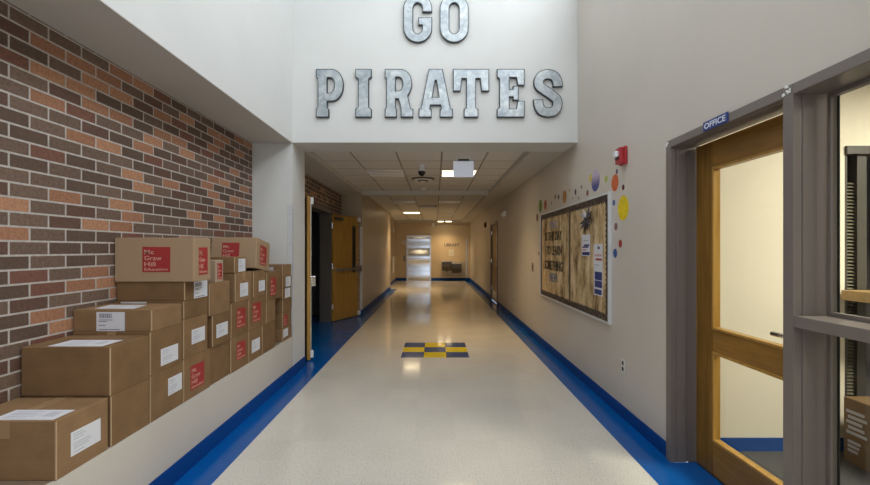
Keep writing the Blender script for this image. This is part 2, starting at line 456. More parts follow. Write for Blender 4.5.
# entrance glazing (unseen, added for light from behind) + clerestory glazing
w = thing('window_2','wide clerestory window high on the right wall of the hall','window',(XW+.1,0,CZ0),kind='structure')
b=new_bm(); 
for y in (-4.6,-2.3,0,2.25,4.45): box(b,XW+.05,XW+.15,y,y+.05,CZ0,CZ1)
box(b,XW+.05,XW+.15,-4.6,4.5,CZ0,CZ0+.05); box(b,XW+.05,XW+.15,-4.6,4.5,CZ1-.05,CZ1)
obj('window_frame',b,M['frame'],w)
b=new_bm(); box(b,XW+.095,XW+.1,-4.6,4.5,CZ0,CZ1); obj('pane',b,M['glass'],w)
w = thing('window_3','unseen glazed entrance added at the rear of the hall for fill light','window',(0,-5.1,0),kind='structure')
b=new_bm()
for x in (-1.35,-.45,.4,1.3): box(b,x,x+.05,-5.14,-5.06,0,3.9)
for z in (0,2.2,3.85): box(b,-1.35,1.35,-5.14,-5.06,z,z+.05)
obj('window_frame',b,M['frame'],w)
b=new_bm(); box(b,-1.35,1.35,-5.103,-5.098,0,3.9); obj('pane',b,M['glass'],w)

# baseboards
b = new_bm(); box(b,-XW,-XW+.006,-5,YH1,0,.122); box(b,-XB,-XW+.006,YH1,YH1+.006,0,.122)
struct('baseboard_left', b, M['blue_base'], 'blue vinyl baseboard below the ledge on the left', 'baseboard')
b = new_bm(); box(b,-XW,-XW+.006,YP,15.606,0,.105); box(b,-XB,-XW+.006,YP-.006,YP,0,.105); box(b,-1.78,-1.774,15.6,YE,0,.105); box(b,-XB,-XB+.006,DY1+.06,YP,0,.105); box(b,-XB,-XB+.006,YH1,DY0-.06,0,.105)
struct('baseboard_far_left', b, M['blue_base'], 'blue vinyl baseboard along the left corridor wall', 'baseboard')
b = new_bm(); box(b,XW-.006,XW,2.985,FD0-.05,0,.105); box(b,XW-.006,XW,FD1+.05,YE,0,.105)
struct('baseboard_right', b, M['blue_base'], 'blue vinyl baseboard along the right wall', 'baseboard')
b = new_bm(); box(b,-1.78,-1.30,YE-.006,YE,0,.13); box(b,-.18,XW,YE-.006,YE,0,.13)
struct('baseboard_far', b, M['blue_base'], 'dark blue baseboard across the far end wall', 'baseboard')

# metal corner guards
def guard(x, y, z1, label, sgn=1):
    t = thing('corner_guard', label, 'corner guard', (x,y,.105), group='steel corner guards')
    b=new_bm(); box(b,x-.05,x+.003,y-.003,y,.105,z1); box(b,x,x+.003,y-.003,y+.05,.105,z1)
    obj('guard_plate',b,M['guard'],t,bevel=.001)
    for z in (.3,.9,1.5,z1-.1):
        b=new_bm(); cyl(b,(x-.025,y-.005,z),.005,.003,'Y',10); obj('screw',b,M['chrome'],t)
guard(-XW, YH0-.001, 1.94, 'tall steel corner guard on the near pier beside the carton stacks')
guard(-XW, YP-.007, 1.94, 'steel corner guard on the pier just past the open double door')

# ---------------------------------------------------------------- far wall fittings
t = thing('door_4','brushed steel lift door in the far end wall','lift door',(-.74,YE,0),kind='structure')
b=new_bm(); box(b,-1.245,-.745,YE-.02,YE-.002,0.01,2.0); obj('door_panel',b,M['elevator_steel'],t,bevel=.002)
b=new_bm(); box(b,-.741,-.24,YE-.016,YE-.002,0.01,2.0); obj('door_panel',b,M['elevator_steel'],t,bevel=.002)
b=new_bm(); box(b,-1.30,-1.245,YE-.04,YE-.001,0,2.06); box(b,-.24,-.185,YE-.04,YE-.001,0,2.06); box(b,-1.245,-.24,YE-.04,YE-.001,2.0,2.06)
obj('door_frame',b,M['steel'],t,bevel=.003)
b=new_bm(); box(b,-1.245,-.24,YE-.09,YE-.04,0,.006); obj('threshold',b,M['steel'],t)

fw = Fr((0,YE,0),(1,0,0),(0,0,1))
t = thing('call_panel','small dark lift call panel left of the steel lift door','call panel',(-1.395,YE,.95))
b=new_bm(); plate(b,fw,-1.44,-1.35,.9,1.12,.001,.012); obj('face_plate',b,M['dark_steel'],t,bevel=.002)
for z in (1.05,.98):
    b=new_bm(); disc(b,fw,-1.395,z,.015,.012,.018); obj('button',b,M['chrome'],t)
t = thing('wall_sign','small white sign above the call panel by the lift','sign',(-1.40,YE,1.7))
b=new_bm(); plate(b,fw,-1.48,-1.33,1.66,1.82,.001,.008); obj('sign_plate',b,M['white_metal'],t,bevel=.002)
b=new_bm(); plate(b,fw,-1.45,-1.36,1.70,1.72,.008,.009); plate(b,fw,-1.45,-1.36,1.75,1.78,.008,.009); obj('printing',b,M['ink'],t)
# conduit across the far wall with a junction box
t = thing('conduit','thin pale conduit running across the far end wall above the lift','conduit',(.0,YE,2.52))
b=new_bm(); tube(b,[(-.30,YE-.018,2.55),(1.55,YE-.018,2.53)],.012); obj('pipe',b,M['wall'],t,smooth=True)
b=new_bm(); box(b,-.12,-.04,YE-.05,YE-.001,2.46,2.62); obj('junction_box',b,M['white_metal'],t,bevel=.004)
# corner guard at right of far wall
t = thing('corner_guard','short pale corner guard right of the drinking fountains on the far wall','corner guard',(1.44,YE,.13))
b=new_bm(); box(b,1.42,1.47,YE-.012,YE-.001,.13,1.9); obj('guard_plate',b,M['steel'],t,bevel=.003)
for z in (.4,1.,1.6):
    b=new_bm(); cyl(b,(1.445,YE-.014,z),.006,.003,'Y',8); obj('screw',b,M['chrome'],t)
# drinking fountains
t = thing('drinking_fountain','pair of stainless drinking fountains at two heights on the far wall','drinking fountain',(.7,YE,.6))
b=new_bm(); plate(b,fw,.28,1.38,.2,.86,.001,.006); obj('back_panel',b,M['panel_grey'],t)
for x0,z0,w_ in ((.32,.46,.42),(.76,.36,.42)):
    b=new_bm(); prism(b,[(YE-.006,z0),(YE-.22,z0+.06),(YE-.42,z0+.24),(YE-.43,z0+.42),(YE-.006,z0+.42)],'X',x0,x0+w_)
    o=obj('basin',b,M['dark_steel'],t,bevel=.012)
    b=new_bm(); box(b,x0,x0+w_,YE-.43,YE-.01,z0+.42,z0+.44); obj('basin_rim',b,M['steel'],o,bevel=.004)
    b=new_bm(); tube(b,[(x0+.1,YE-.12,z0+.44),(x0+.1,YE-.12,z0+.49),(x0+.12,YE-.17,z0+.51),(x0+.14,YE-.20,z0+.50)],.012); obj('spout',b,M['chrome'],o,smooth=True)
b=new_bm(); tube(b,[(.53,YE-.03,.46),(.53,YE-.08,.36),(.55,YE-.08,.28),(.6,YE-.03,.27)],.02); obj('drain_pipe',b,M['chrome'],t,smooth=True)
# wall lettering: faint sign over the fountains
t = thing('wall_lettering','small dark lettering on the far wall above the drinking fountains','lettering',(.7,YE,1.56))
b=new_bm(); text(b,fw,'LIBRARY',.42,1.12,1.56,1.70,.001,.004,.02); obj('letters',b,M['ink'],t)
t = thing('notice','pale paper notice taped above the drinking fountains','paper',(.76,YE,1.2))
b=new_bm(); plate(b,fw,.63,.87,1.13,1.42,.001,.003); obj('sheet',b,M['office_wall'],t)
b=new_bm(); plate(b,fw,.67,.83,1.33,1.35,.003,.004); plate(b,fw,.67,.80,1.27,1.285,.003,.004); plate(b,fw,.67,.83,1.2,1.215,.003,.004); obj('printing',b,M['ink_grey'],t)
# things on the recessed left wall
fl = Fr((-1.78,0,0),(0,1,0),(0,0,1))
t = thing('message_board','narrow white board on the set back wall at the far left','board',(-1.78,18.3,.6))
b=new_bm(); plate(b,fl,18.0,18.6,.45,1.12,.001,.03); obj('panel',b,M['white_metal'],t,bevel=.004)
b=new_bm(); plate(b,fl,18.0,18.6,1.12,1.14,.001,.04); obj('top_rail',b,M['alu'],t)
t = thing('fire_strobe','white fire strobe high on the far left recessed wall','fire alarm',(-1.78,18.2,2.15))
b=new_bm(); plate(b,fl,18.12,18.28,2.12,2.32,.001,.05); obj('housing',b,M['white_metal'],t,bevel=.01)
b=new_bm(); plate(b,fl,18.16,18.24,2.17,2.24,.05,.075); obj('lens',b,M['lens'],t,bevel=.008)

# ---------------------------------------------------------------- right wall fittings
fr_ = Fr((XW,0,0),(0,-1,0),(0,0,1))      # x of this plane is minus world Y
def outlet(Y, z, label, dark=False):
    t = thing('wall_outlet', label, 'outlet', (XW,Y,z-.06))
    b=new_bm(); plate(b,fr_,-Y-.036,-Y+.036,z-.06,z+.06,.001,.006); obj('cover_plate',b,M['outlet'],t,bevel=.002)
    for dz in (.025,-.025):
        b=new_bm(); plate(b,fr_,-Y-.016,-Y+.016,z+dz-.016,z+dz+.016,.006,.009); s=obj('socket',b,M['outlet_dark'],t,bevel=.002)
    b=new_bm(); disc(b,fr_,-Y,z,.004,.006,.008,10); obj('screw',b,M['chrome'],t)
outlet(3.69,.446,'ivory power outlet low on the right wall near the office door')
outlet(8.8,.41,'small power outlet low on the right wall beyond the bulletin board')
Y,z = RW(532.8,267)
t = thing('light_switch','tan wall switch just left of the bulletin board','switch',(XW,Y,z-.06))
b=new_bm(); plate(b,fr_,-Y-.05,-Y+.05,z-.075,z+.075,.001,.007); obj('cover_plate',b,M['steel'],t,bevel=.002)
b=new_bm(); plate(b,fr_,-Y-.012,-Y+.012,z-.03,z+.03,.007,.016); obj('rocker',b,M['maroon'],t,bevel=.002)
# red fire alarm
Y,z = 3.67, 2.235
t = thing('fire_alarm','red fire alarm with white strobe high on the right wall above the dots','fire alarm',(XW,Y,z-.07))
b=new_bm(); plate(b,fr_,-Y-.06,-Y+.06,z-.075,z+.075,.001,.025); plate(b,fr_,-Y-.052,-Y+.052,z-.067,z+.067,.025,.06)
obj('housing',b,M['fire_red'],t,bevel=.006)
b=new_bm(); plate(b,fr_,-Y-.03,-Y+.03,z-.012,z+.04,.06,.088); obj('strobe_lens',b,M['lens'],t,bevel=.008)
b=new_bm(); plate(b,fr_,-Y-.03,-Y+.03,z-.030,z-.014,.06,.07); obj('grille',b,M['black'],t,bevel=.002)
# white strobe / emergency light
Y,z = 9.87, 2.245
t = thing('emergency_light','white emergency light high on the right corridor wall before the classroom door','emergency light',(XW,Y,z-.06))
b=new_bm(); plate(b,fr_,-Y-.13,-Y+.13,z-.06,z+.06,.001,.06); obj('housing',b,M['white_metal'],t,bevel=.012)
for s in (-.07,.07):
    b=new_bm(); dome(b,(XW-.06,Y+s,z-.01),.045,(-1,0,-.3),.8); obj('lamp_head',b,M['lens'],t,smooth=True)
Y,z = RW(486,225)
t = thing('fire_bell','dark red fire bell high on the right wall past the classroom door','fire alarm',(XW,Y,z-.08))
b=new_bm(); cyl(b,(XW-.001,Y,z),.09,-.03,'X'); obj('base',b,M['maroon'],t)
b=new_bm(); dome(b,(XW-.03,Y,z),.08,(-1,0,0),.5); obj('gong',b,M['maroon'],t,smooth=True)

# classroom door in the right wall (door_3)
t = thing('door_3','wooden classroom door with narrow glass lite in the right corridor wall','door',(XW,(FD0+FD1)/2,0),kind='structure')
b=new_bm()
box(b,XW-.02,XW+.16,FD0-.04,FD0+.04,0,2.19); box(b,XW-.02,XW+.16,FD1-.04,FD1+.04,0,2.19); box(b,XW-.02,XW+.16,FD0+.04,FD1-.04,2.12,2.19)
obj('door_frame',b,M['frame'],t,bevel=.004)
b=new_bm(); box(b,XW+.02,XW+.065,FD0+.045,FD1-.045,.01,2.115); leaf=obj('door_leaf',b,M['oak_gold'],t,bevel=.002)
b=new_bm(); box(b,XW+.015,XW+.022,FD0+.16,FD0+.34,.95,1.95); obj('glass_lite',b,M['glass'],leaf)
b=new_bm(); box(b,XW+.012,XW+.02,FD0+.08,FD1-.08,.05,.3); obj('kick_plate',b,M['steel'],leaf)
b=new_bm(); cyl(b,(XW+.02,FD0+.12,1.02),.03,-.05,'X'); tube(b,[(XW-.03,FD0+.12,1.02),(XW-.03,FD0+.26,1.02)],.01); obj('door_handle',b,M['chrome'],leaf,smooth=True)
for z in (.3,1.05,1.85):
    b=new_bm(); cyl(b,(XW+.01,FD1-.05,z),.011,.1); obj('hinge',b,M['chrome'],leaf)

# ---------------------------------------------------------------- ceiling fittings
def fixture(x0, y0, lit, label):
    t = thing('ceiling_light', label, 'ceiling light', (x0+.305,y0+.305,ZT), group='recessed ceiling lights of the corridor')
    b=new_bm(); x1,y1=x0+.61,y0+.61
    box(b,x0+.005,x1-.005,y0+.005,y0+.03,ZT-.012,ZT-.001); box(b,x0+.005,x1-.005,y1-.03,y1-.005,ZT-.012,ZT-.001)
    box(b,x0+.005,x0+.03,y0+.03,y1-.03,ZT-.012,ZT-.001); box(b,x1-.03,x1-.005,y0+.03,y1-.03,ZT-.012,ZT-.001)
    obj('trim_ring',b,M['white_metal'],t)
    b=new_bm(); box(b,x0+.03,x1-.03,y0+.03,y1-.03,ZT-.006,ZT-.001)
    obj('diffuser',b,M['lamp_on'] if lit else M['louver'],t)
    b=new_bm()
    for k in (.25,.5,.75): box(b,x0+.03,x1-.03,y0+.61*k-.004,y0+.61*k+.004,ZT-.012,ZT-.006)
    obj('louver',b,M['white_metal'],t)
X0=-1.127
def area(name, loc, size, sy, energy, col, rot=(0,0,0)):
    l = bpy.data.lights.new(name,'AREA'); l.shape='RECTANGLE'; l.size=size; l.size_y=sy; l.energy=energy; l.color=col
    if col==WARM: l.spread=math.radians(110)
    o = bpy.data.objects.new(name,l); COL.objects.link(o); o.location=loc; o.rotation_euler=rot; return o
G0 = .2-.61*4
gy = lambda k: .2+.61*k
WARM=(1.0,.70,.37)
fixture(.093, 7.03-.02, True, 'lit ceiling light just behind the hanging white sign box')
fixture(X0, 7.01, False, 'unlit louvred ceiling light left of the ceiling camera')
fixture(X0, 14.95, True, 'lit ceiling light farther down the corridor on the left')
fixture(.093, 11.5, False, 'unlit ceiling light beyond the cross beam on the right')
fixture(X0, 11.5, False, 'unlit ceiling light beyond the cross beam on the left')
fixture(.093, 15.5, False, 'unlit ceiling light farther down the corridor on the right')
area('lamp_1',(.398,7.315,ZT-.014),.54,.54,14,WARM)
area('lamp_2',(X0+.305,15.255,ZT-.014),.54,.54,26,WARM)
# pair of surface lights near the end wall
for x,l in ((.25,'left of the two small lit surface lights near the end wall'),(.60,'right of the two small lit surface lights near the end wall')):
    t=thing('surface_light',l,'ceiling light',(x,19.0,2.66),group='pair of small surface lights')
    b=new_bm(); box(b,x-.14,x+.14,18.85,19.15,ZT-.075,ZT-.001); obj('housing',b,M['white_metal'],t,bevel=.005)
    b=new_bm(); box(b,x-.125,x+.125,18.86,19.14,ZT-.085,ZT-.075); obj('diffuser',b,M['lamp_on'],t)
    area('lamp',(x,19.0,ZT-.087),.24,.26,8,WARM)
# hanging exit-sign box, blank towards us
t = thing('exit_sign','blank white sign box hanging from the ceiling in front of a lit light','sign',(.41,6.2,ZT))
b=new_bm(); box(b,.262,.553,6.17,6.215,2.475,2.70); obj('housing',b,M['sign_daylight'],t,bevel=.004)
b=new_bm(); box(b,.33,.485,6.15,6.235,ZT-.03,ZT-.001); obj('ceiling_canopy',b,M['dark_steel'],t,bevel=.008)
# dome camera on a stub
t = thing('security_camera','white ceiling camera with black dome beside the vent','camera',(-.2,6.6,ZT))
b=new_bm(); cyl(b,(-.2,6.6,ZT-.10),.055,.099); obj('mount',b,M['white_metal'],t,bevel=.005)
b=new_bm(); cyl(b,(-.2,6.6,ZT-.125),.06,.022); dome(b,(-.2,6.6,ZT-.125),.05,(0,0,-1),1.0); obj('dome',b,M['black'],t,smooth=False)
# diffuser vent
t = thing('air_vent','round grey ceiling air vent with dark rings behind the camera','vent',(-.22,7.9,ZT))
for r,z,m_ in ((.22,.02,'dark_steel'),(.17,.035,'white_metal'),(.11,.05,'dark_steel'),(.05,.06,'white_metal')):
    b=new_bm(); cyl(b,(-.22,7.9,ZT-z),r*.82,z-.001 if r>.2 else .014,'Z',28,r); obj('vent_ring',b,M[m_],t)
t = thing('smoke_detector','small white smoke detector on the ceiling before the cross beam','smoke detector',(-.25,9.1,ZT))
b=new_bm(); cyl(b,(-.25,9.1,ZT-.02),.075,.019); obj('base',b,M['white_metal'],t)
b=new_bm(); cyl(b,(-.25,9.1,ZT-.045),.045,.025,'Z',24,.06); obj('sensor_head',b,M['white_metal'],t,bevel=.004)
t = thing('air_vent','dark square air vent in the ceiling beyond the cross beam','vent',(-.2,13.0,ZT))
b=new_bm(); box(b,-.48,.06,12.75,13.25,ZT-.014,ZT-.001); obj('vent_frame',b,M['dark_steel'],t,bevel=.004)
b=new_bm(); 
for k in range(6): box(b,-.44,.02,12.80+k*.075,12.82+k*.075,ZT-.022,ZT-.014)
obj('louver',b,M['white_metal'],t)

# ---------------------------------------------------------------- double door
t = thing('door_2','open double wooden door in the brick recess on the left','door',(-XB,(DY0+DY1)/2,0),kind='structure')
b=new_bm()
box(b,-XB-.205,-XB+.02,DY0-.05,DY0+.03,0,2.22); box(b,-XB-.205,-XB+.02,DY1-.03,DY1+.05,0,2.22); box(b,-XB-.205,-XB+.02,DY0+.03,DY1-.03,2.15,2.22)
obj('door_frame',b,M['frame_brown'],t,bevel=.004)
def leaf(loc, ang, label, flip):
    """leaf swung out of the frame; local x runs from the hinge to the free edge, local -y*flip is the push side"""
    r = thing('double_door_leaf', label, 'door leaf', loc, rot=(0,0,ang), kind='structure')
    W=.935; s=flip
    b=new_bm(); box(b,0,W,-.0225,.0225,.012,2.13); body=obj('door_panel',b,M['oak_gold'],r,bevel=.002)
    b=new_bm(); box(b,W,W+.003,-.022,.022,.012,2.13); obj('edge_band',b,M['oak_edge'],body)
    def side(x0,x1,y0,y1,z0,z1,bm):   # y measured outward from the push face
        a,c=sorted((s*(.0225+y0),s*(.0225+y1))); box(bm,x0,x1,a,c,z0,z1)
    b=new_bm(); side(W-.28,W-.16,-.001,.004,.95,1.93,b); obj('lite_frame',b,M['frame_dark'],body)
    b=new_bm(); side(W-.265,W-.175,.004,.006,.97,1.91,b); obj('glass_lite',b,M['black'],body)
    b=new_bm(); side(.06,W-.04,.03,.065,1.0,1.05,b); side(.06,.14,0,.05,.985,1.065,b); side(W-.13,W-.02,0,.07,.96,1.09,b)
    p=obj('panic_bar',b,M['steel'],body,bevel=.006)
    b=new_bm(); side(W-.075,W-.045,0,.02,1.09,2.06,b); side(W-.075,W-.045,0,.02,.08,.96,b); obj('vertical_rod',b,M['steel'],body,bevel=.003)
    b=new_bm(); side(W-.09,W-.03,0,.045,2.03,2.12,b); side(W-.09,W-.03,0,.045,.03,.12,b); obj('latch',b,M['white_metal'],body,bevel=.005)
    b=new_bm(); side(.05,.30,0,.05,2.02,2.08,b); obj('door_closer',b,M['dark_steel'],body,bevel=.005)
    for z in (.25,1.05,1.85):
        b=new_bm(); cyl(b,(-.012,s*.02,z),.012,.11); box(b,-.01,.03,s*.0225-.002,s*.0225+.002,z,z+.11); obj('hinge',b,M['chrome'],body)
    return r
a1 = math.atan2(-.845,.40); leaf((-XB+.035,DY0-.0,0), a1, 'near leaf of the double door seen edge on beside the pier', 1)
a2 = math.atan2(.85,.385);  leaf((-XB+.024,DY1+.02,0), a2, 'far leaf of the double door standing open with panic bar and slim window', -1)
# dark vestibule behind the opening
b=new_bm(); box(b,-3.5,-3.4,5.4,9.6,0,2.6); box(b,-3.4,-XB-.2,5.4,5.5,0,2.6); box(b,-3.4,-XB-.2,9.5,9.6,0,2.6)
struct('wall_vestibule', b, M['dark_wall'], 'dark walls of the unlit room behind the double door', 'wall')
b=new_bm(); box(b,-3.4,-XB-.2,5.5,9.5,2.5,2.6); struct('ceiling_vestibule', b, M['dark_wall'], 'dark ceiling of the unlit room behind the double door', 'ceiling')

# ---------------------------------------------------------------- office door, window and frame
FX0, FX1 = 1.595, 1.80
t = thing('door_1','oak office door with two glass panes in a grey metal frame','door',(1.7,2.46,0),kind='structure')
def jamb(bm, y0, y1, z0, z1, near=-1):
    # frame member standing along z, with a rabbet groove on its near side
    pts=[(FX0,y0),(FX0,y1),(FX1,y1),(FX1,y0+.012),(1.70,y0+.012),(1.70,y0),(1.640,y0),(1.638,y0+.006),(1.634,y0+.006),(1.632,y0)]
    prism(bm, pts, 'Z', z0, z1)
b=new_bm(); jamb(b,2.925,2.984,0,2.184)
prism(b,[(FX0,2.135),(FX0,2.184),(FX1,2.184),(FX1,2.147),(1.70,2.147),(1.70,2.135),(1.64,2.135),(1.638,2.141),(1.634,2.141),(1.632,2.135)],'Y',1.982,2.925)
obj('door_frame',b,M['frame'],t,bevel=.002)
# leaf: stiles and rails
DX0,DX1=1.765,1.80
LY0,LY1=1.99,2.918
b=new_bm(); box(b,DX0,DX1,2.745,LY1,.012,2.13); box(b,DX0,DX1,LY0,2.10,.012,2.13); obj('stile',b,M['oak'],t,bevel=.001)
b=new_bm(); box(b,DX0+.0005,DX1-.0005,2.10,2.745,1.965,2.13); box(b,DX0+.0005,DX1-.0005,2.10,2.745,.795,.935); box(b,DX0+.0005,DX1-.0005,2.10,2.745,.012,.225)
obj('rail',b,M['oak_rail'],t,bevel=.001)
for z0,z1 in ((.935,1.965),(.225,.795)):
    b=new_bm(); g=.016
    box(b,DX0-.008,DX1+.004,2.745-g,2.745,z0,z1); box(b,DX0-.008,DX1+.004,2.10,2.10+g,z0,z1)
    box(b,DX0-.008,DX1+.004,2.10+g,2.745-g,z0,z0+g); box(b,DX0-.008,DX1+.004,2.10+g,2.745-g,z1-g,z1)
    o=obj('glazing_bead',b,M['oak_edge'],t,bevel=.003)
    b=new_bm(); box(b,DX0+.015,DX0+.021,2.10+g,2.745-g,z0+g,z1-g); obj('pane',b,M['glass'],o)
b=new_bm(); cyl(b,(DX0,2.055,1.02),.028,-.012,'X'); cyl(b,(DX0-.012,2.055,1.02),.012,-.05,'X'); tube(b,[(DX0-.06,2.045,1.02),(DX0-.062,2.10,1.02),(DX0-.06,2.185,1.018)],.012)
obj('door_handle',b,M['chrome'],t,smooth=True)
b=new_bm(); box(b,DX0+.002,DX1-.002,LY0+.01,LY1-.01,.002,.012); obj('door_sweep',b,M['gasket'],t)

t = thing('window_1','grey framed office side window to the right of the oak door','window',(1.7,.7,0),kind='structure')
b=new_bm(); jamb(b,1.925,1.981,0,2.184); obj('mullion',b,M['frame'],t,bevel=.002)
b=new_bm(); box(b,FX0,FX1,OW0,OW0+.05,0,2.184); obj('window_jamb',b,M['frame'],t,bevel=.002)
for z0,z1 in ((2.135,2.184),(1.098,1.148),(0.0,.10)):
    b=new_bm(); box(b,FX0,FX1,OW0+.05,1.924,z0,z1); obj('frame_rail',b,M['frame'],t,bevel=.003)
for z0,z1 in ((1.148,2.135),(.10,1.098)):
    b=new_bm(); x0,x1=1.745,1.775; g=.018
    box(b,x0,x1,1.9235-g,1.9235,z0,z1); box(b,x0,x1,OW0+.05,OW0+.05+g,z0,z1); box(b,x0,x1,OW0+.05+g,1.9235-g,z0,z0+g); box(b,x0,x1,OW0+.05+g,1.9235-g,z1-g,z1)
    o=obj('glazing_stop',b,M['frame'],t,bevel=.002)
    b=new_bm(); box(b,1.757,1.763,OW0+.05+g,1.9235-g,z0+g,z1-g); obj('pane',b,M['glass'],o)
    b=new_bm(); box(b,1.777,1.782,1.90,1.921,z0+.002,z1-.002); obj('gasket',b,M['gasket'],o)
# remnants of white tape on the frame corners
for Y,z,l in ((1.955,2.165,'scrap of white tape where the door header meets the window mullion'),(2.97,2.165,'scrap of white tape at the upper left corner of the office door frame')):
    b=new_bm()
    for k in range(7):
        yy=Y+random.uniform(-.02,.02); zz=z+random.uniform(-.018,.018); r=random.uniform(.004,.009)
        yy=min(max(yy,1.94),2.972)
        prism(b,[(yy-r,zz-r*.6),(yy+r*.8,zz-r),(yy+r,zz+r*.5),(yy-r*.3,zz+r)],'X',FX0-.003-random.random()*.003,FX0-.0003)
    tag(obj('tape_scrap',b,M['white_metal']),l,'tape')
# OFFICE sign on the header
fo = Fr((FX0-.001,0,0),(0,-1,0),(0,0,1))
t = thing('office_sign','small blue OFFICE sign on the header above the oak door','sign',(FX0,2.45,2.138))
b=new_bm(); plate(b,fo,-2.56,-2.345,2.137,2.192,0,.006); obj('sign_plate',b,M['blue_sign'],t,bevel=.001)
b=new_bm(); text(b,fo,'OFFICE',-2.547,-2.362,2.148,2.182,.006,.0012,.015); obj('lettering',b,M['white_print'],t)

# office interior
OX=5.6
b=new_bm(); box(b,XW+.2,OX,-1.2,3.09,-.1,.001); box(b,1.765,XW+.2,OW0,2.925,-.1,.0015)
struct('floor_office', b, M['carpet'], 'dark carpet of the office behind the glazed door', 'floor')
WX=2.93
b=new_bm(); box(b,XW+.2,WX,3.09,3.25,0,2.7); box(b,WX,4.5,3.09,3.25,2.18,2.7); box(b,4.5,OX,3.09,3.25,0,2.7)
struct('wall_office_far', b, M['office_wall'], 'cream office wall seen through the glazed door', 'wall')
b=new_bm(); box(b,OX,OX+.1,-1.2,5.2,0,2.7); box(b,XW+.2,OX,-1.3,-1.2,0,2.7)
struct('wall_office_side', b, M['office_wall'], 'side and rear walls of the office', 'wall')
b=new_bm(); box(b,XW+.2,OX,-1.2,5.2,2.7,2.8)
struct('ceiling_office', b, M['ceiling_tile'], 'ceiling of the office', 'ceiling')
b=new_bm(); box(b,XW+.2,WX,3.084,3.09,0,.096); struct('baseboard_office', b, M['blue_base'], 'blue baseboard of the office wall', 'baseboard')
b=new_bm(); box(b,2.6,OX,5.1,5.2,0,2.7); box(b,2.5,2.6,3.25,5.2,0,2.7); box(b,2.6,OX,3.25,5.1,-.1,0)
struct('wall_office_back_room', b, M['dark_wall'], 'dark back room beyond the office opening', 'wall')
t = thing('window_4','dark framed opening in the office wall with a slatted blind','window',(3.5,3.1,0),kind='structure')
b=new_bm(); box(b,WX,4.5,3.07,3.2,2.12,2.18); box(b,WX,WX+.03,3.10,3.2,0,2.12); box(b,WX+.10,WX+.17,3.10,3.2,0,2.12); box(b,4.44,4.5,3.07,3.2,0,2.12)
obj('window_frame',b,M['frame_dark'],t,bevel=.003)
b=new_bm()
for k in range(75):
    z=.1+k*.0245; prism(b,[(3.12,z),(3.14,z+.012),(3.14,z+.014),(3.12,z+.002)],'X',WX+.03,WX+.10)
obj('blind',b,M['blind'],t)
# counter shelf and carton in the office
t = thing('counter_shelf','wooden counter edge seen through the office side window','shelf',(3.6,3.0,0))
b=new_bm(); box(b,2.88,4.4,2.72,3.065,1.085,1.155); obj('shelf_board',b,M['shelf_wood'],t,bevel=.004)
for x in (3.6,4.3):
    b=new_bm(); box(b,x,x+.04,2.78,3.065,.001,1.085); obj('upright',b,M['frame_dark'],t)

# ---------------------------------------------------------------- cartons
LET = ['Mc','Graw','Hill','Education']
def logo(parent, fr, x0,x1,y0,y1, rows=LET):
    b=new_bm(); plate(b,fr,x0,x1,y0,y1,.0002,.0012); o=obj('printed_logo',b,M['red'],parent)
    tag(o,'red square publisher logo')
    w=x1-x0; h=y1-y0; b=new_bm()
    for i,(s,ww) in enumerate(zip(rows,(.34,.62,.40,.84))):
        if i<3: ya=y1-h*(.05+.24*(i+1)); yb=ya+h*.175
        else: ya=y0+h*.06; yb=ya+h*.11
        text(b,fr,s,x0+w*.07,x0+w*(.07+ww),ya,yb,.0012,.0004,.006)
    obj('lettering',b,M['red_text'],o)
def slip(parent, fr, x0,x1,y0,y1, barcode=False):
    b=new_bm(); plate(b,fr,x0,x1,y0,y1,.0002,.0014); o=obj('shipping_label',b,M['paper'],parent); tag(o,'white shipping label')
    w=x1-x0;h=y1-y0; b=new_bm()
    if barcode:
        x=x0+w*.1
        while x < x0+w*.55:
            d=random.choice((.006,.012,.02))*w*1.2; plate(b,fr,x,x+d,y0+h*.68,y0+h*.92,.0014,.0017); x+=d+random.choice((.008,.014))*w*1.3
        ys=((.58,.5),(.5,.3),(.3,.25),(.08,.75))
    else: ys=((.88,.3),(.78,.4),(.66,.34),(.48,.55),(.38,.6),(.28,.5),(.12,.35))
    for f,l in ys: plate(b,fr,x0+w*.08,x0+w*(.08+l),y0+h*f-h*.012,y0+h*f+h*.02,.0014,.0016)
    obj('printing',b,M['ink'] if barcode else M['ink_grey'],o)
def sheet(parent, z, x0,x1,y0,y1, skew=0.0):
    b=new_bm()
    A=[(x0,y0),(x1,y0),(x1+skew,y1),(x0+skew,y1)]; prism(b,A,'Z',z+.0004,z+.0018)
    o=obj('packing_slip',b,M['paper'],parent); tag(o,'white packing slip in a clear pouch')
    b=new_bm(); ft=Fr((0,0,z),(1,0,0),(0,1,0)); w=x1-x0; h=y1-y0
    for k in range(5): plate(b,ft,x0+w*.12,x0+w*(.5+.07*(k%3)),y0+h*(.15+.15*k),y0+h*(.19+.15*k),.0018,.0021)
    for k in range(4): plate(b,ft,x0+w*(.70+.05*k),x0+w*(.725+.05*k),y0+h*.3,y0+h*.8,.0018,.0021)
    obj('printing',b,M['ink_grey'],o)
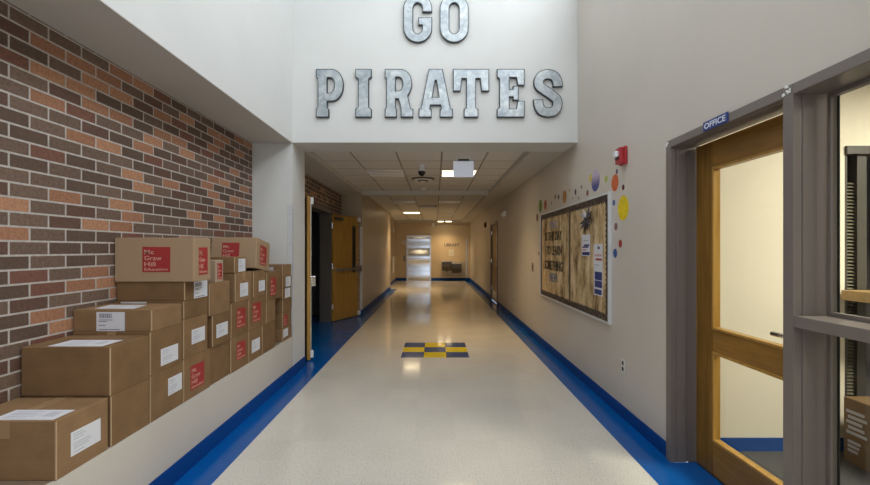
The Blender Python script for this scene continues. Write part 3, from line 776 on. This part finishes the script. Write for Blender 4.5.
def carton(label, x0,x1,y0,y1,z0,z1, side=None, front=None, top=None, tape=True, pale=False, group='cartons stacked on the ledge', rot=None, loc=None, name='cardboard_box', mtl=None):
    """side/front: list of ('logo'|'slip'|'bar', u0,u1,v0,v1) in fractions of the face, u from the left of the face"""
    loc0 = loc or ((x0+x1)/2,(y0+y1)/2,z0)
    t = thing(name, label, 'box', loc0, group=group, rot=rot)
    b=new_bm(); box(b,x0,x1,y0,y1,z0,z1)
    obj('carton_body', b, mtl or (M['card_pale'] if pale else M['card']), t, bevel=.0035, seg=2)
    xm=(x0+x1)/2; long_y = (y1-y0)>(x1-x0)
    # flap seam and tape on top, running down the ends
    b=new_bm()
    e=.0006
    ym=(y0+y1)/2
    if tape=='side':       # seam along x: the tape ends hang down the aisle side
        box(b,x0+.004,x1+e,ym-.024,ym+.024,z1,z1+e); box(b,x1,x1+e,ym-.024,ym+.024,z1-.07,z1)
        obj('packing_tape',b,M['tape'],t)
    elif tape:
        box(b,xm-.024,xm+.024,y0+.004,y1-.004,z1,z1+e); box(b,xm-.024,xm+.024,y0-e,y0,z1-.075,z1-.003)
        obj('packing_tape',b,M['tape'],t)
    b=new_bm()   # raw corrugated corner edge where the carton is glued
    box(b,x1-.005,x1+.0006,y0-.0006,y0+.004,z0+.004,z1-.004)
    obj('corner_edge',b,M['card_light'],t)
    fs=Fr((x1+.0003,y0,z0),(0,1,0),(0,0,1)); ff=Fr((x0,y0-.0003,z0),(1,0,0),(0,0,1))
    for lst,fr,W in ((side,fs,y1-y0),(front,ff,x1-x0)):
        for k,u0,u1,v0,v1 in (lst or []):
            H=z1-z0; a=(u0*W,u1*W,v0*H,v1*H)
            if k=='logo': logo(t,fr,*a)
            else: slip(t,fr,*a,barcode=(k=='bar'))
    for a in (top or []): sheet(t,z1,*a)
    return t
XR=-1.612; XL=-2.055
L0=.458
carton('nearest carton on the ledge, low and wide with a slip on its lid', XL,XR,1.838,2.130,L0,.713, side=[('slip',.25,.83,.26,.68)], top=[(-1.90,-1.635,1.848,1.962,0)])
carton('plain bottom carton directly under the second nearest carton', XL+.02,XR,2.150,2.438,L0,.713)
carton('large plain carton with a white slip on its lid, second from the near end', -2.055,XR,2.145,2.440,.7135,.958, top=[(-1.935,-1.665,2.158,2.305,0)], tape=False)
carton('bottom carton with white label left of the lowest red logo carton', XL,XR,2.447,2.764,L0,.725, side=[('slip',.51,.95,.37,.76)])
carton('carton with white label under the flat carton with the barcode', XL,XR,2.447,2.754,.7255,.974, side=[('slip',.30,.85,.12,.52)])
carton('flat carton with a barcode label on its front and slip on top', -2.06,XR,2.458,2.750,.9745,1.099, front=[('bar',.30,.66,.03,.90)], top=[(-1.97,-1.745,2.50,2.66,-.03)], tape=False)
carton('bottom carton with red logo, first in the lowest row from the near end', XL,XR,2.770,3.095,L0,.735, side=[('logo',.24,.76,.18,.76)])
carton('carton with white label resting on the first lowest red logo carton', XL,XR,2.770,3.062,.7355,.989, side=[('slip',.31,.87,.30,.68)])
carton('thin carton with a label strip on its front, two below the big red logo carton', XL,XR,2.772,3.060,.9895,1.109, front=[('slip',.09,.46,.25,.97)], tape=False)
carton('flat carton with a large white side label directly under the big logo carton', XL,XR-.004,2.790,3.066,1.1095,1.234, side=[('bar',.38,.99,.02,.93)], tape=False)
carton('large carton topping the near stacks with red logo facing the viewer', -2.058,-1.55,2.775,2.985,1.2345,1.518, front=[('logo',.353,.705,.22,.79)], side=[('logo',.28,.80,.14,.78)], tape=False, mtl=M['card_kraft'])
carton('plain dark bottom carton between the two lowest red logo cartons', XL,XR-.01,3.100,3.405,L0,.730, tape=False)
carton('carton with white label above the plain dark bottom carton', XL,XR,3.130,3.400,.7305,.963, side=[('slip',.20,.84,.24,.67)])
carton('plain upright carton carrying the smallest pinkish box', XL,XR,3.085,3.392,.9635,1.199, tape=False)
carton('smallest pinkish box with red print standing on a plain upright carton', -1.86,XR+.0,3.170,3.288,1.1995,1.362, side=[('logo',.25,.85,.12,.85)], pale=True, tape=False)
carton('bottom carton with red logo, second in the lowest row from the near end', XL,XR,3.412,3.736,L0,.733, side=[('logo',.30,.80,.28,.80)])
carton('middle row carton with red logo under the pale labelled carton', XL,XR,3.416,3.735,.7335,1.010, side=[('logo',.30,.80,.22,.80)])
carton('pale edged carton with white label in the upper middle of the stack', XL,XR,3.488,3.800,1.0105,1.251, side=[('slip',.27,.75,.15,.62)], tape='side')
carton('small flat carton with tall white label below the second big logo carton', XL,XR,3.475,3.690,1.2515,1.380, side=[('slip',.30,.90,.05,.88)], pale=False, tape=False)
carton('bottom carton with small white label near the far end of the ledge', XL,XR,3.742,4.030,L0,.733, side=[('slip',.20,.80,.25,.65)])
carton('plain bottom carton farthest along the continuous lowest row', XL,XR,4.035,4.360,L0,.733, tape=False)
carton('middle row carton with red logo on its left half below a labelled carton', XL,XR,3.742,4.122,.7335,1.010, side=[('logo',.20,.66,.20,.82)])
carton('plain low carton beneath the overhanging red logo carton', XL,XR,4.128,4.362,.7335,.941, tape=False)
carton('carton with white label under the near edge of the tilted logo carton', XL,XR,3.838,4.105,1.0105,1.245, side=[('slip',.42,.95,.19,.61)])
carton('red logo carton overhanging the gap before the small stack at the pier', XL,XR,4.140,4.545,.9415,1.221, side=[('logo',.22,.58,.15,.78)], tape=False)
tl=math.atan2(.024,.178)
carton('second big logo carton, tilted down away on top of the far stack', -.200,.200,-.39,0,0,.28, side=[('logo',.25,.75,.15,.8)], front=[('logo',.24,.62,.22,.82)], tape=False, rot=(-tl,0,math.radians(4.2)), loc=(-1.852,4.283,1.2222), mtl=M['card_kraft'])
zs=[L0,.600,.770,.905,1.030,1.150,1.276]
lab=['lowest small carton beside the pier with a white label','small red logo carton second from the bottom beside the pier','plain small carton third from the bottom beside the pier',
     'small carton with white label fourth from the bottom beside the pier','small carton with white label just below the top one by the pier','topmost small carton of the stack against the pier']
sd=[[('slip',.05,.55,.3,.9)],[('logo',.1,.5,.1,.8)],None,[('slip',.25,.85,.08,.9)],[('slip',.30,.85,.05,.95)],None]
for i in range(6):
    carton(lab[i], -1.98,XR-.004*(i%2),4.576+.006*(i%2),4.862,zs[i]+(.0005 if i else 0),zs[i+1]-.0004, side=sd[i], front=[('slip',.58,.73,.5,.82)] if i==5 else None, tape=False)
carton('carton with white print on the office floor behind the side window', 2.80,3.25,2.50,2.96,.0015,.437, group='office storage', tape=True, mtl=mat('cardboard_shaded',(.15,.09,.04),.75))  # body colour darkened for the shade this carton stands in
t=[o for o in bpy.data.objects if o.get('label','').startswith('carton with white print')][0]
del t['group']
fx=Fr((2.80-.0004,2.96,0),(0,-1,0),(0,0,1))
b=new_bm()
for k in range(5): plate(b,fx,.02+.012*(k%2),.16-.015*(k%3),.20+.035*k,.22+.035*k,0,.0012)
for k in range(3): plate(b,fx,.03,.10+.01*k,.08+.03*k,.098+.03*k,0,.0012)
obj('printing',b,M['ink_grey'],t)

# ---------------------------------------------------------------- letters on the header
def arc(cx,cy,rx,ry,a0,a1,n=12):
    return [(cx+rx*math.cos(math.radians(a0+(a1-a0)*i/n)), cy+ry*math.sin(math.radians(a0+(a1-a0)*i/n))) for i in range(n+1)]
def stroke(pts, w):
    P=[Vector(p) for p in pts]; Lf,Rt=[],[]
    for i in range(len(P)):
        a=P[max(i-1,0)]; c=P[min(i+1,len(P)-1)]
        if 0<i<len(P)-1:
            d1=(P[i]-a).normalized(); d2=(c-P[i]).normalized(); d=(d1+d2).normalized(); k=1/max(.6,d.dot(d1))
        else: d=(c-a).normalized(); k=1
        n=Vector((-d.y,d.x))*w/2*k; Lf.append(tuple(P[i]+n)); Rt.append(tuple(P[i]-n))
    return Lf+Rt[::-1]
def smooth(pts, n=4):
    out=[]; P=[Vector(p) for p in pts]
    for i in range(len(P)-1):
        a=P[max(i-1,0)]; b_=P[i]; c=P[i+1]; d=P[min(i+2,len(P)-1)]
        for k in range(n):
            t=k/n; out.append(.5*((2*b_)+(c-a)*t+(2*a-5*b_+4*c-d)*t*t+(3*b_-a-3*c+d)*t**3))
    return [tuple(p) for p in out]+[tuple(P[-1])]
LT={}
LT['P']=[[(0,0),(.27,0),(.27,.17),(.235,.2),(.235,.33),(.33,.33)]+arc(.33,.665,.243,.335,-85,85)+[(.33,1),(0,1),(0,.83),(.035,.8),(.035,.2),(0,.17)],
         [(.235,.51),(.29,.51)]+arc(.29,.665,.09,.155,-85,85)+[(.29,.82),(.235,.82)]]
LT['I']=[[(0,0),(.337,0),(.337,.17),(.28,.21),(.28,.79),(.337,.83),(.337,1),(0,1),(0,.83),(.057,.79),(.057,.21),(0,.17)]]
LT['R']=[[(0,0),(.25,0),(.25,.17),(.225,.2),(.225,.38),(.28,.38),(.33,.18),(.33,0),(.59,0),(.59,.17),(.54,.18),(.48,.44)]+arc(.33,.70,.235,.30,-38,85)+[(.33,1),(0,1),(0,.83),(.03,.8),(.03,.2),(0,.17)],
         [(.225,.55),(.29,.55)]+arc(.29,.69,.08,.14,-85,85)+[(.29,.83),(.225,.83)]]
LT['A']=[[(0,0),(.27,0),(.27,.16),(.235,.17),(.25,.25),(.455,.25),(.47,.17),(.44,.16),(.44,0),(.71,0),(.71,.17),(.665,.18),(.50,1),(.21,1),(.045,.18),(0,.17)],
         [(.285,.42),(.42,.42),(.365,.76),(.345,.76)]]
LT['T']=[[(.225,0),(.525,0),(.525,.17),(.475,.2),(.475,.8),(.56,.8),(.59,.54),(.75,.54),(.75,1),(0,1),(0,.54),(.16,.54),(.19,.8),(.275,.8),(.275,.2),(.225,.17)]]
LT['E']=[[(0,0),(.573,0),(.573,.34),(.43,.34),(.40,.18),(.26,.18),(.26,.42),(.33,.42),(.33,.35),(.45,.35),(.45,.65),(.33,.65),(.33,.58),(.26,.58),(.26,.82),(.40,.82),(.43,.66),(.573,.66),(.573,1),(0,1),(0,.83),(.05,.8),(.05,.2),(0,.17)]]
LT['S']=[stroke(smooth([(.50,.63),(.49,.74),(.43,.85),(.30,.895),(.17,.86),(.105,.76),(.12,.65),(.22,.57),(.38,.46),(.475,.37),(.49,.25),(.43,.14),(.30,.105),(.17,.14),(.105,.25),(.095,.37)]),.205)]
LT['G']=[[(.60,.63),(.60,.70)]+arc(.30,.70,.30,.30,6,180,14)+arc(.30,.30,.30,.30,180,354,14)+[(.60,.52),(.31,.52),(.31,.36),(.395,.36),(.395,.30)]+arc(.30,.30,.095,.12,354,180,10)+arc(.30,.70,.095,.12,180,6,10)+[(.395,.63)]]
LT['O']=[arc(.30,.70,.30,.30,0,180,14)+arc(.30,.30,.30,.30,180,360,14), arc(.30,.70,.10,.12,0,180,10)+arc(.30,.30,.10,.12,180,360,10)]
hw = Fr((0,YH0,0),(1,0,0),(0,0,1))
KD=4.845/F
def letter(ch, px, pyb, word):
    H=48.3*KD; x=(px-435)*KD; z=EYE+(249-pyb)*KD
    nice={'first':'large galvanised metal letter %s'%ch}
    t=thing('metal_letter', 'galvanised metal letter %s in the word %s on the white header'%(ch,word), 'letter', (x,YH0-.001,z), group='galvanised letters on the header')
    b=new_bm(); outline(b,hw,LT[ch],H,x,z,.002,.032); obj('letter_rim',b,M['zinc_rim'],t,bevel=.0015)
    b=new_bm(); outline(b,hw,LT[ch],H,x,z,.0335,.003,-.009); obj('letter_face',b,M['zinc'],t)
for ch,px in zip('PIRATES',(315.9,355.3,384.8,418.6,453.0,497.0,533.8)): letter(ch,px,117.2,'PIRATES')
for ch,px in zip('GO',(403.2,439.7)): letter(ch,px,42.3,'GO')

# ---------------------------------------------------------------- bulletin board
BY0,BY1,BZ0,BZ1=3.93,6.50,.752,1.968
t = thing('bulletin_board','large framed bulletin board covered in wood plank paper on the right wall','bulletin board',(XW,(BY0+BY1)/2,BZ0))
b=new_bm(); x0,x1=-BY1,-BY0; w_=.022
plate(b,fr_,x0,x0+w_,BZ0,BZ1,.001,.032); plate(b,fr_,x1-w_,x1,BZ0,BZ1,.001,.032); plate(b,fr_,x0+w_,x1-w_,BZ0,BZ0+w_,.001,.032); plate(b,fr_,x0+w_,x1-w_,BZ1-w_,BZ1,.001,.032)
obj('board_frame',b,M['alu'],t,bevel=.002)
b=new_bm()
n=16; wd=(x1-x0-2*w_)/n
for k in range(n): plate(b,fr_,x0+w_+k*wd+.0008,x0+w_+(k+1)*wd-.0008,BZ0+w_,BZ1-w_,.008,.0195)
plate(b,fr_,x0+w_,x1-w_,BZ0+w_,BZ1-w_,.001,.010)
obj('plank_backing',b,M['plank'],t)
b=new_bm(); plate(b,fr_,-5.125,-5.075,BZ0+w_,BZ1-w_,.0195,.022); obj('centre_seam',b,M['frame_dark'],t)
# dark border strips with a scalloped inner edge
def border(xa,xb,za,zb,vert,d):
    b=new_bm(); plate(b,fr_,xa,xb,za,zb,.020,.0225)
    L=(zb-za) if vert else (xb-xa); k=int(L/.05)
    for i in range(k):
        c=(i+.5)*L/k
        if vert: disc(b,fr_,(xb if d>0 else xa),za+c,.018,.020,.0224,12)
        else: disc(b,fr_,xa+c,(zb if d>0 else za),.018,.020,.0224,12)
    return obj('border_strip',b,M['border'],t)
mb=mat('border_paper',(.045,.030,.024),.6); n_=N(mb)
n_.base(n_.ramp(n_.noise(n_.coords(),22,2),[(.42,(.03,.02,.018)),(.58,(.075,.05,.04)),(.72,(.24,.18,.12))])); M['border']=mb
i0,i1,j0,j1=x0+w_,x1-w_,BZ0+w_,BZ1-w_
border(i0,i1,j1-.055,j1,False,-1); border(i0,i1,j0,j0+.055,False,1); border(i0,i0+.04,j0+.055,j1-.055,True,1); border(i1-.055,i1,j0+.055,j1-.055,True,-1)
def bt(s,px0,px1,py,h,mt,nm):
    Ya,_=RW(px0,py); Yb,_=RW(px1,py); Yc=(Ya+Yb)/2; zc=EYE+(249-py)*Yc/F
    b=new_bm(); text(b,fr_,s,-Ya,-Yb,zc-h/2,zc+h/2,.0200,.003,.026); o=obj('board_lettering',b,mt,t); tag(o,nm)
M['letter_grey']=mat('letter_blue_grey',(.20,.21,.27),.5); M['letter_purple']=mat('letter_purple_grey',(.30,.27,.34),.5)
bt('TODAY',550.6,558.8,224.6,.105,M['letter_purple'],'purple grey word TODAY')
bt('IS THE DAY',546.8,563.8,236.0,.125,M['black'],'black words IS THE DAY')
bt('TO LEARN',548,563.2,250.6,.13,M['black'],'black words TO LEARN')
bt('SOMETHING',546,564.2,265.6,.13,M['black'],'black word SOMETHING')
bt('NEW',551,559,277.6,.12,M['letter_grey'],'blue grey word NEW')
# papers pinned to the board
def pos(px,py): 
    Y,z=RW(px,py); return -Y,z
def poster(px0,px1,pyt,pyb,label,blocks):
    xa,_=pos(px0,249); xb,_=pos(px1,249); xm=(xa+xb)/2
    zt=EYE+(249-pyt)*(-xm)/F; zb=EYE+(249-pyb)*(-xm)/F
    p=thing('pinned_poster',label,'poster',(XW-.023,-xm,zb))
    b=new_bm(); plate(b,fr_,xa,xb,zb,zt,.0242,.0255); o=obj('sheet',b,M['paper'],p)
    w=xb-xa;h=zt-zb
    for u0,u1,v0,v1,mm in blocks:
        b=new_bm(); plate(b,fr_,xa+w*u0,xa+w*u1,zb+h*v0,zb+h*v1,.0255,.0262); obj('printed_block',b,mm,p)
    b=new_bm(); disc(b,fr_,xm,zt-.012,.006,.0262,.031,12); obj('push_pin',b,M['chrome'],p)
M['print_blue']=mat('print_blue',(.03,.045,.20),.5); M['print_red']=mat('print_red',(.45,.06,.06),.5); M['print_pink']=mat('print_pale_red',(.62,.38,.38),.5)
poster(584.0,592.6,234.5,256,'white poster with blue bands pinned right of the seam of the bulletin board',[(.08,.95,.04,.19,M['print_blue']),(.1,.8,.38,.45,M['print_blue']),(.3,.9,.46,.54,M['print_blue']),(.1,.55,.26,.31,M['print_red']),(.2,.8,.7,.74,M['ink_grey'])])
poster(596.3,605.2,244,295.5,'tall white flyer with dark blue panels beside the right edge of the bulletin board',[(.12,.95,.30,.46,M['print_blue']),(.12,.95,.155,.285,M['print_blue']),(.08,.9,.02,.12,M['print_blue']),(.45,.7,.9,.95,M['ink']),(.1,.9,.76,.80,M['print_pink']),(.2,.95,.68,.72,M['print_red']),(.1,.6,.58,.60,M['ink_grey'])])
# rosette of dark and white leaves near the top of the board
cY,cz=RW(589.5,219)
p=thing('paper_rosette','spiky black and white paper bow near the top of the bulletin board','decoration',(XW-.02,cY,cz-.1))
for i,(a,ln,mm) in enumerate(((200,.13,'black'),(225,.15,'ink'),(255,.16,'black'),(285,.13,'black'),(310,.11,'ink'),(30,.13,'black'),(60,.15,'ink'),(345,.14,'black'),(100,.11,'paper'),(135,.10,'ink_grey'),(10,.13,'black'))):
    b=new_bm(); ca,sa=math.cos(math.radians(a)),math.sin(math.radians(a)); wv=.022
    zo=.0245+.0022*i
    pts=[(0,0),(ln*.45,wv),(ln,0.0),(ln*.45,-wv)]
    A=[b.verts.new(fr_.p(-cY+1.8*(ca*x-sa*y), cz+sa*x+ca*y, zo+ (0 if k!=2 else .012))) for k,(x,y) in enumerate(pts)]
    B=[b.verts.new(fr_.p(-cY+1.8*(ca*x-sa*y), cz+sa*x+ca*y, zo+.0015+(0 if k!=2 else .012))) for k,(x,y) in enumerate(pts)]
    for k in range(4): b.faces.new((A[k],A[(k+1)%4],B[(k+1)%4],B[k]))
    b.faces.new(A[::-1]); b.faces.new(B); obj('paper_leaf',b,M[mm],p)
b=new_bm(); disc(b,fr_,-cY,cz,.02,.0235,.053,16); obj('centre_knot',b,M['ink'],p)

# coloured dots round the board
def decal_mat(name, rgb, rgb2=None, z=0, h=1):
    m=mat(name,rgb,.45); n=N(m)
    if rgb2:
        v=n.coords(scale=(0,0,1/h),loc=(0,0,-z/h+.5)); sp=n.new('ShaderNodeSeparateXYZ'); n.link(v,sp.inputs[0])
        n.base(n.ramp(sp.outputs[2],[(.25,rgb),(.75,rgb2)]))
    else:
        n.base(n.ramp(n.noise(n.coords(),30,3),[(.3,tuple(c*.8 for c in rgb)),(.7,rgb)]))
    return m
DOTS=[(595.5,180.2,11.2,(.045,.06,.26),'largest dot, blue fading to lilac, above the bulletin board',(.55,.45,.60)),
(590.6,177.9,4.0,(.72,.58,.10),'yellow dot touching the left side of the large blue and lilac dot',None),
(606.2,179,3.6,(.50,.60,.10),'pale lime dot between the large lilac dot and the orange red dot',None),
(615,182.8,8.4,(.68,.13,.04),'large orange red dot near the upper right corner of the board',None),
(616.9,171.6,2.6,(.16,.09,.15),'small purple dot just above the large orange red dot',None),
(623.3,187.4,2.8,(.12,.02,.04),'small dark maroon dot right of the large orange red dot',None),
(623.2,208,12.4,(.88,.66,.01),'large solid yellow dot right of the bulletin board',None),
(614,202.7,3.0,(.02,.09,.30),'small blue dot left of the large yellow dot',None),
(587.5,193.1,3.0,(.22,.035,.03),'small dark red dot below left of the large lilac dot',None),
(581.6,187,1.6,(.05,.045,.14),'tiny navy dot left of the large lilac dot, highest of the tiny ones',None),
(578.7,198,1.5,(.20,.12,.18),'tiny mauve dot close to the top edge of the board',None),
(575.5,192,2.9,(.08,.03,.08),'small dark purple dot above the middle of the board',None),
(572.6,198.5,1.3,(.20,.20,.10),'tiny olive dot right above the board seam',None),
(569.6,190.6,1.5,(.50,.24,.06),'tiny orange dot to the upper right of the ochre dot',None),
(564.5,196.7,6.4,(.42,.17,.035),'medium ochre dot above the left half of the board',None),
(558.7,197,2.5,(.08,.035,.06),'small dark dot immediately left of the ochre dot',None),
(555.3,196.7,2.3,(.10,.04,.03),'small brown dot second to the left of the ochre dot',None),
(551.5,203,1.4,(.17,.19,.14),'tiny grey green dot between the red dot and the brown dots',None),
(545.4,204.9,4.9,(.42,.06,.03),'red dot beside the green dot at the upper left of the board',None),
(540.5,206.1,6.6,(.14,.27,.03),'green dot at the upper left of the board',None),
(537.3,217.5,4.0,(.14,.03,.04),'dark maroon dot left of the board below the green dot',None),
(615.9,226.6,3.8,(.28,.14,.14),'brownish dot below the small blue dot right of the board',None),
(620.4,243.6,4.0,(.40,.05,.03),'red dot right of the board below the yellow dot',None),
(615.2,253.2,4.6,(.015,.09,.32),'blue dot lowest of the dots right of the board',None),
(538.9,253.6,2.2,(.12,.07,.04),'tiny brown dot beside the left edge of the board',None)]
for i,(px,py,ry,c,l,c2) in enumerate(DOTS):
    Y,z=RW(px,py); r=ry*Y/F; b=new_bm(); zz=.0006+.0006*(i%2)
    disc(b,fr_,-Y,z,r,.0002,zz+.0004,36)
    tag(obj('wall_dot',b,decal_mat('dot_paint',c,c2,z,2*r)),l,'dot decal',group='coloured dots around the bulletin board')

# ---------------------------------------------------------------- light
sun=None
area('clerestory_daylight',(XW+.03,0,(CZ0+CZ1)/2),9.0,1.2,200,(.92,.965,1.0),(0,PI/2,0)).rotation_euler=(0,PI/2,0)
o=[o for o in bpy.data.objects if o.name=='clerestory_daylight'][0]; o.data.size=1.2; o.data.size_y=9.0
area('entrance_fill',(0,-4.95,2.0),2.6,3.7,42,(.95,.97,1.0),(PI/2,0,0))  # added fill light, posing as daylight from behind the viewer
# office lamp
t=thing('office_light','ceiling light of the office','ceiling light',(3.6,1.6,2.7))
b=new_bm(); box(b,3.0,4.2,1.3,1.9,2.66,2.699); obj('housing',b,M['white_metal'],t)
b=new_bm(); box(b,3.03,4.17,1.33,1.87,2.654,2.66); obj('diffuser',b,M['lamp_on'],t)
area('office_lamp',(3.6,1.6,2.65),1.1,.5,125,(1.0,.93,.76))
# unseen ceiling lights added to brighten the lobby
for i,(x,y) in enumerate(((0,3.0),(0,0.2),(0,-2.6))):
    t=thing('hall_fill_light',('added unseen fill light in the hall ceiling nearest the header','added unseen fill light in the hall ceiling above the viewer','added unseen fill light in the hall ceiling nearest the rear wall')[i],'ceiling light',(x,y,HC),group='added hall fill lights')
    b=new_bm(); box(b,x-.62,x+.62,y-.32,y+.32,HC-.05,HC-.001); obj('housing',b,M['white_metal'],t)
    b=new_bm(); box(b,x-.58,x+.58,y-.28,y+.28,HC-.056,HC-.05); obj('diffuser',b,M['sky'],t)
    area('hall_fill_lamp',(x,y,HC-.058),1.1,.5,18,(.96,.98,1.0))
w = bpy.data.worlds.new('sky'); SC.world = w; w.use_nodes = True
nt=w.node_tree; bg=nt.nodes['Background']; bg.inputs[0].default_value=(.55,.72,1,1); bg.inputs[1].default_value=.6

# ---------------------------------------------------------------- camera
cam = bpy.data.cameras.new('camera'); co = bpy.data.objects.new('camera', cam); COL.objects.link(co)
co.location=(0,0,EYE); co.rotation_euler=(PI/2,0,0)
cam.sensor_fit='HORIZONTAL'; cam.sensor_width=36; cam.lens=36*F/870; cam.shift_y=6.5/870; cam.clip_start=.05
SC.camera = co
SC.view_settings.view_transform='Standard'; SC.view_settings.look='None'; SC.view_settings.gamma=1
SC.view_settings.exposure=0.0; SC.view_settings.use_curve_mapping=False
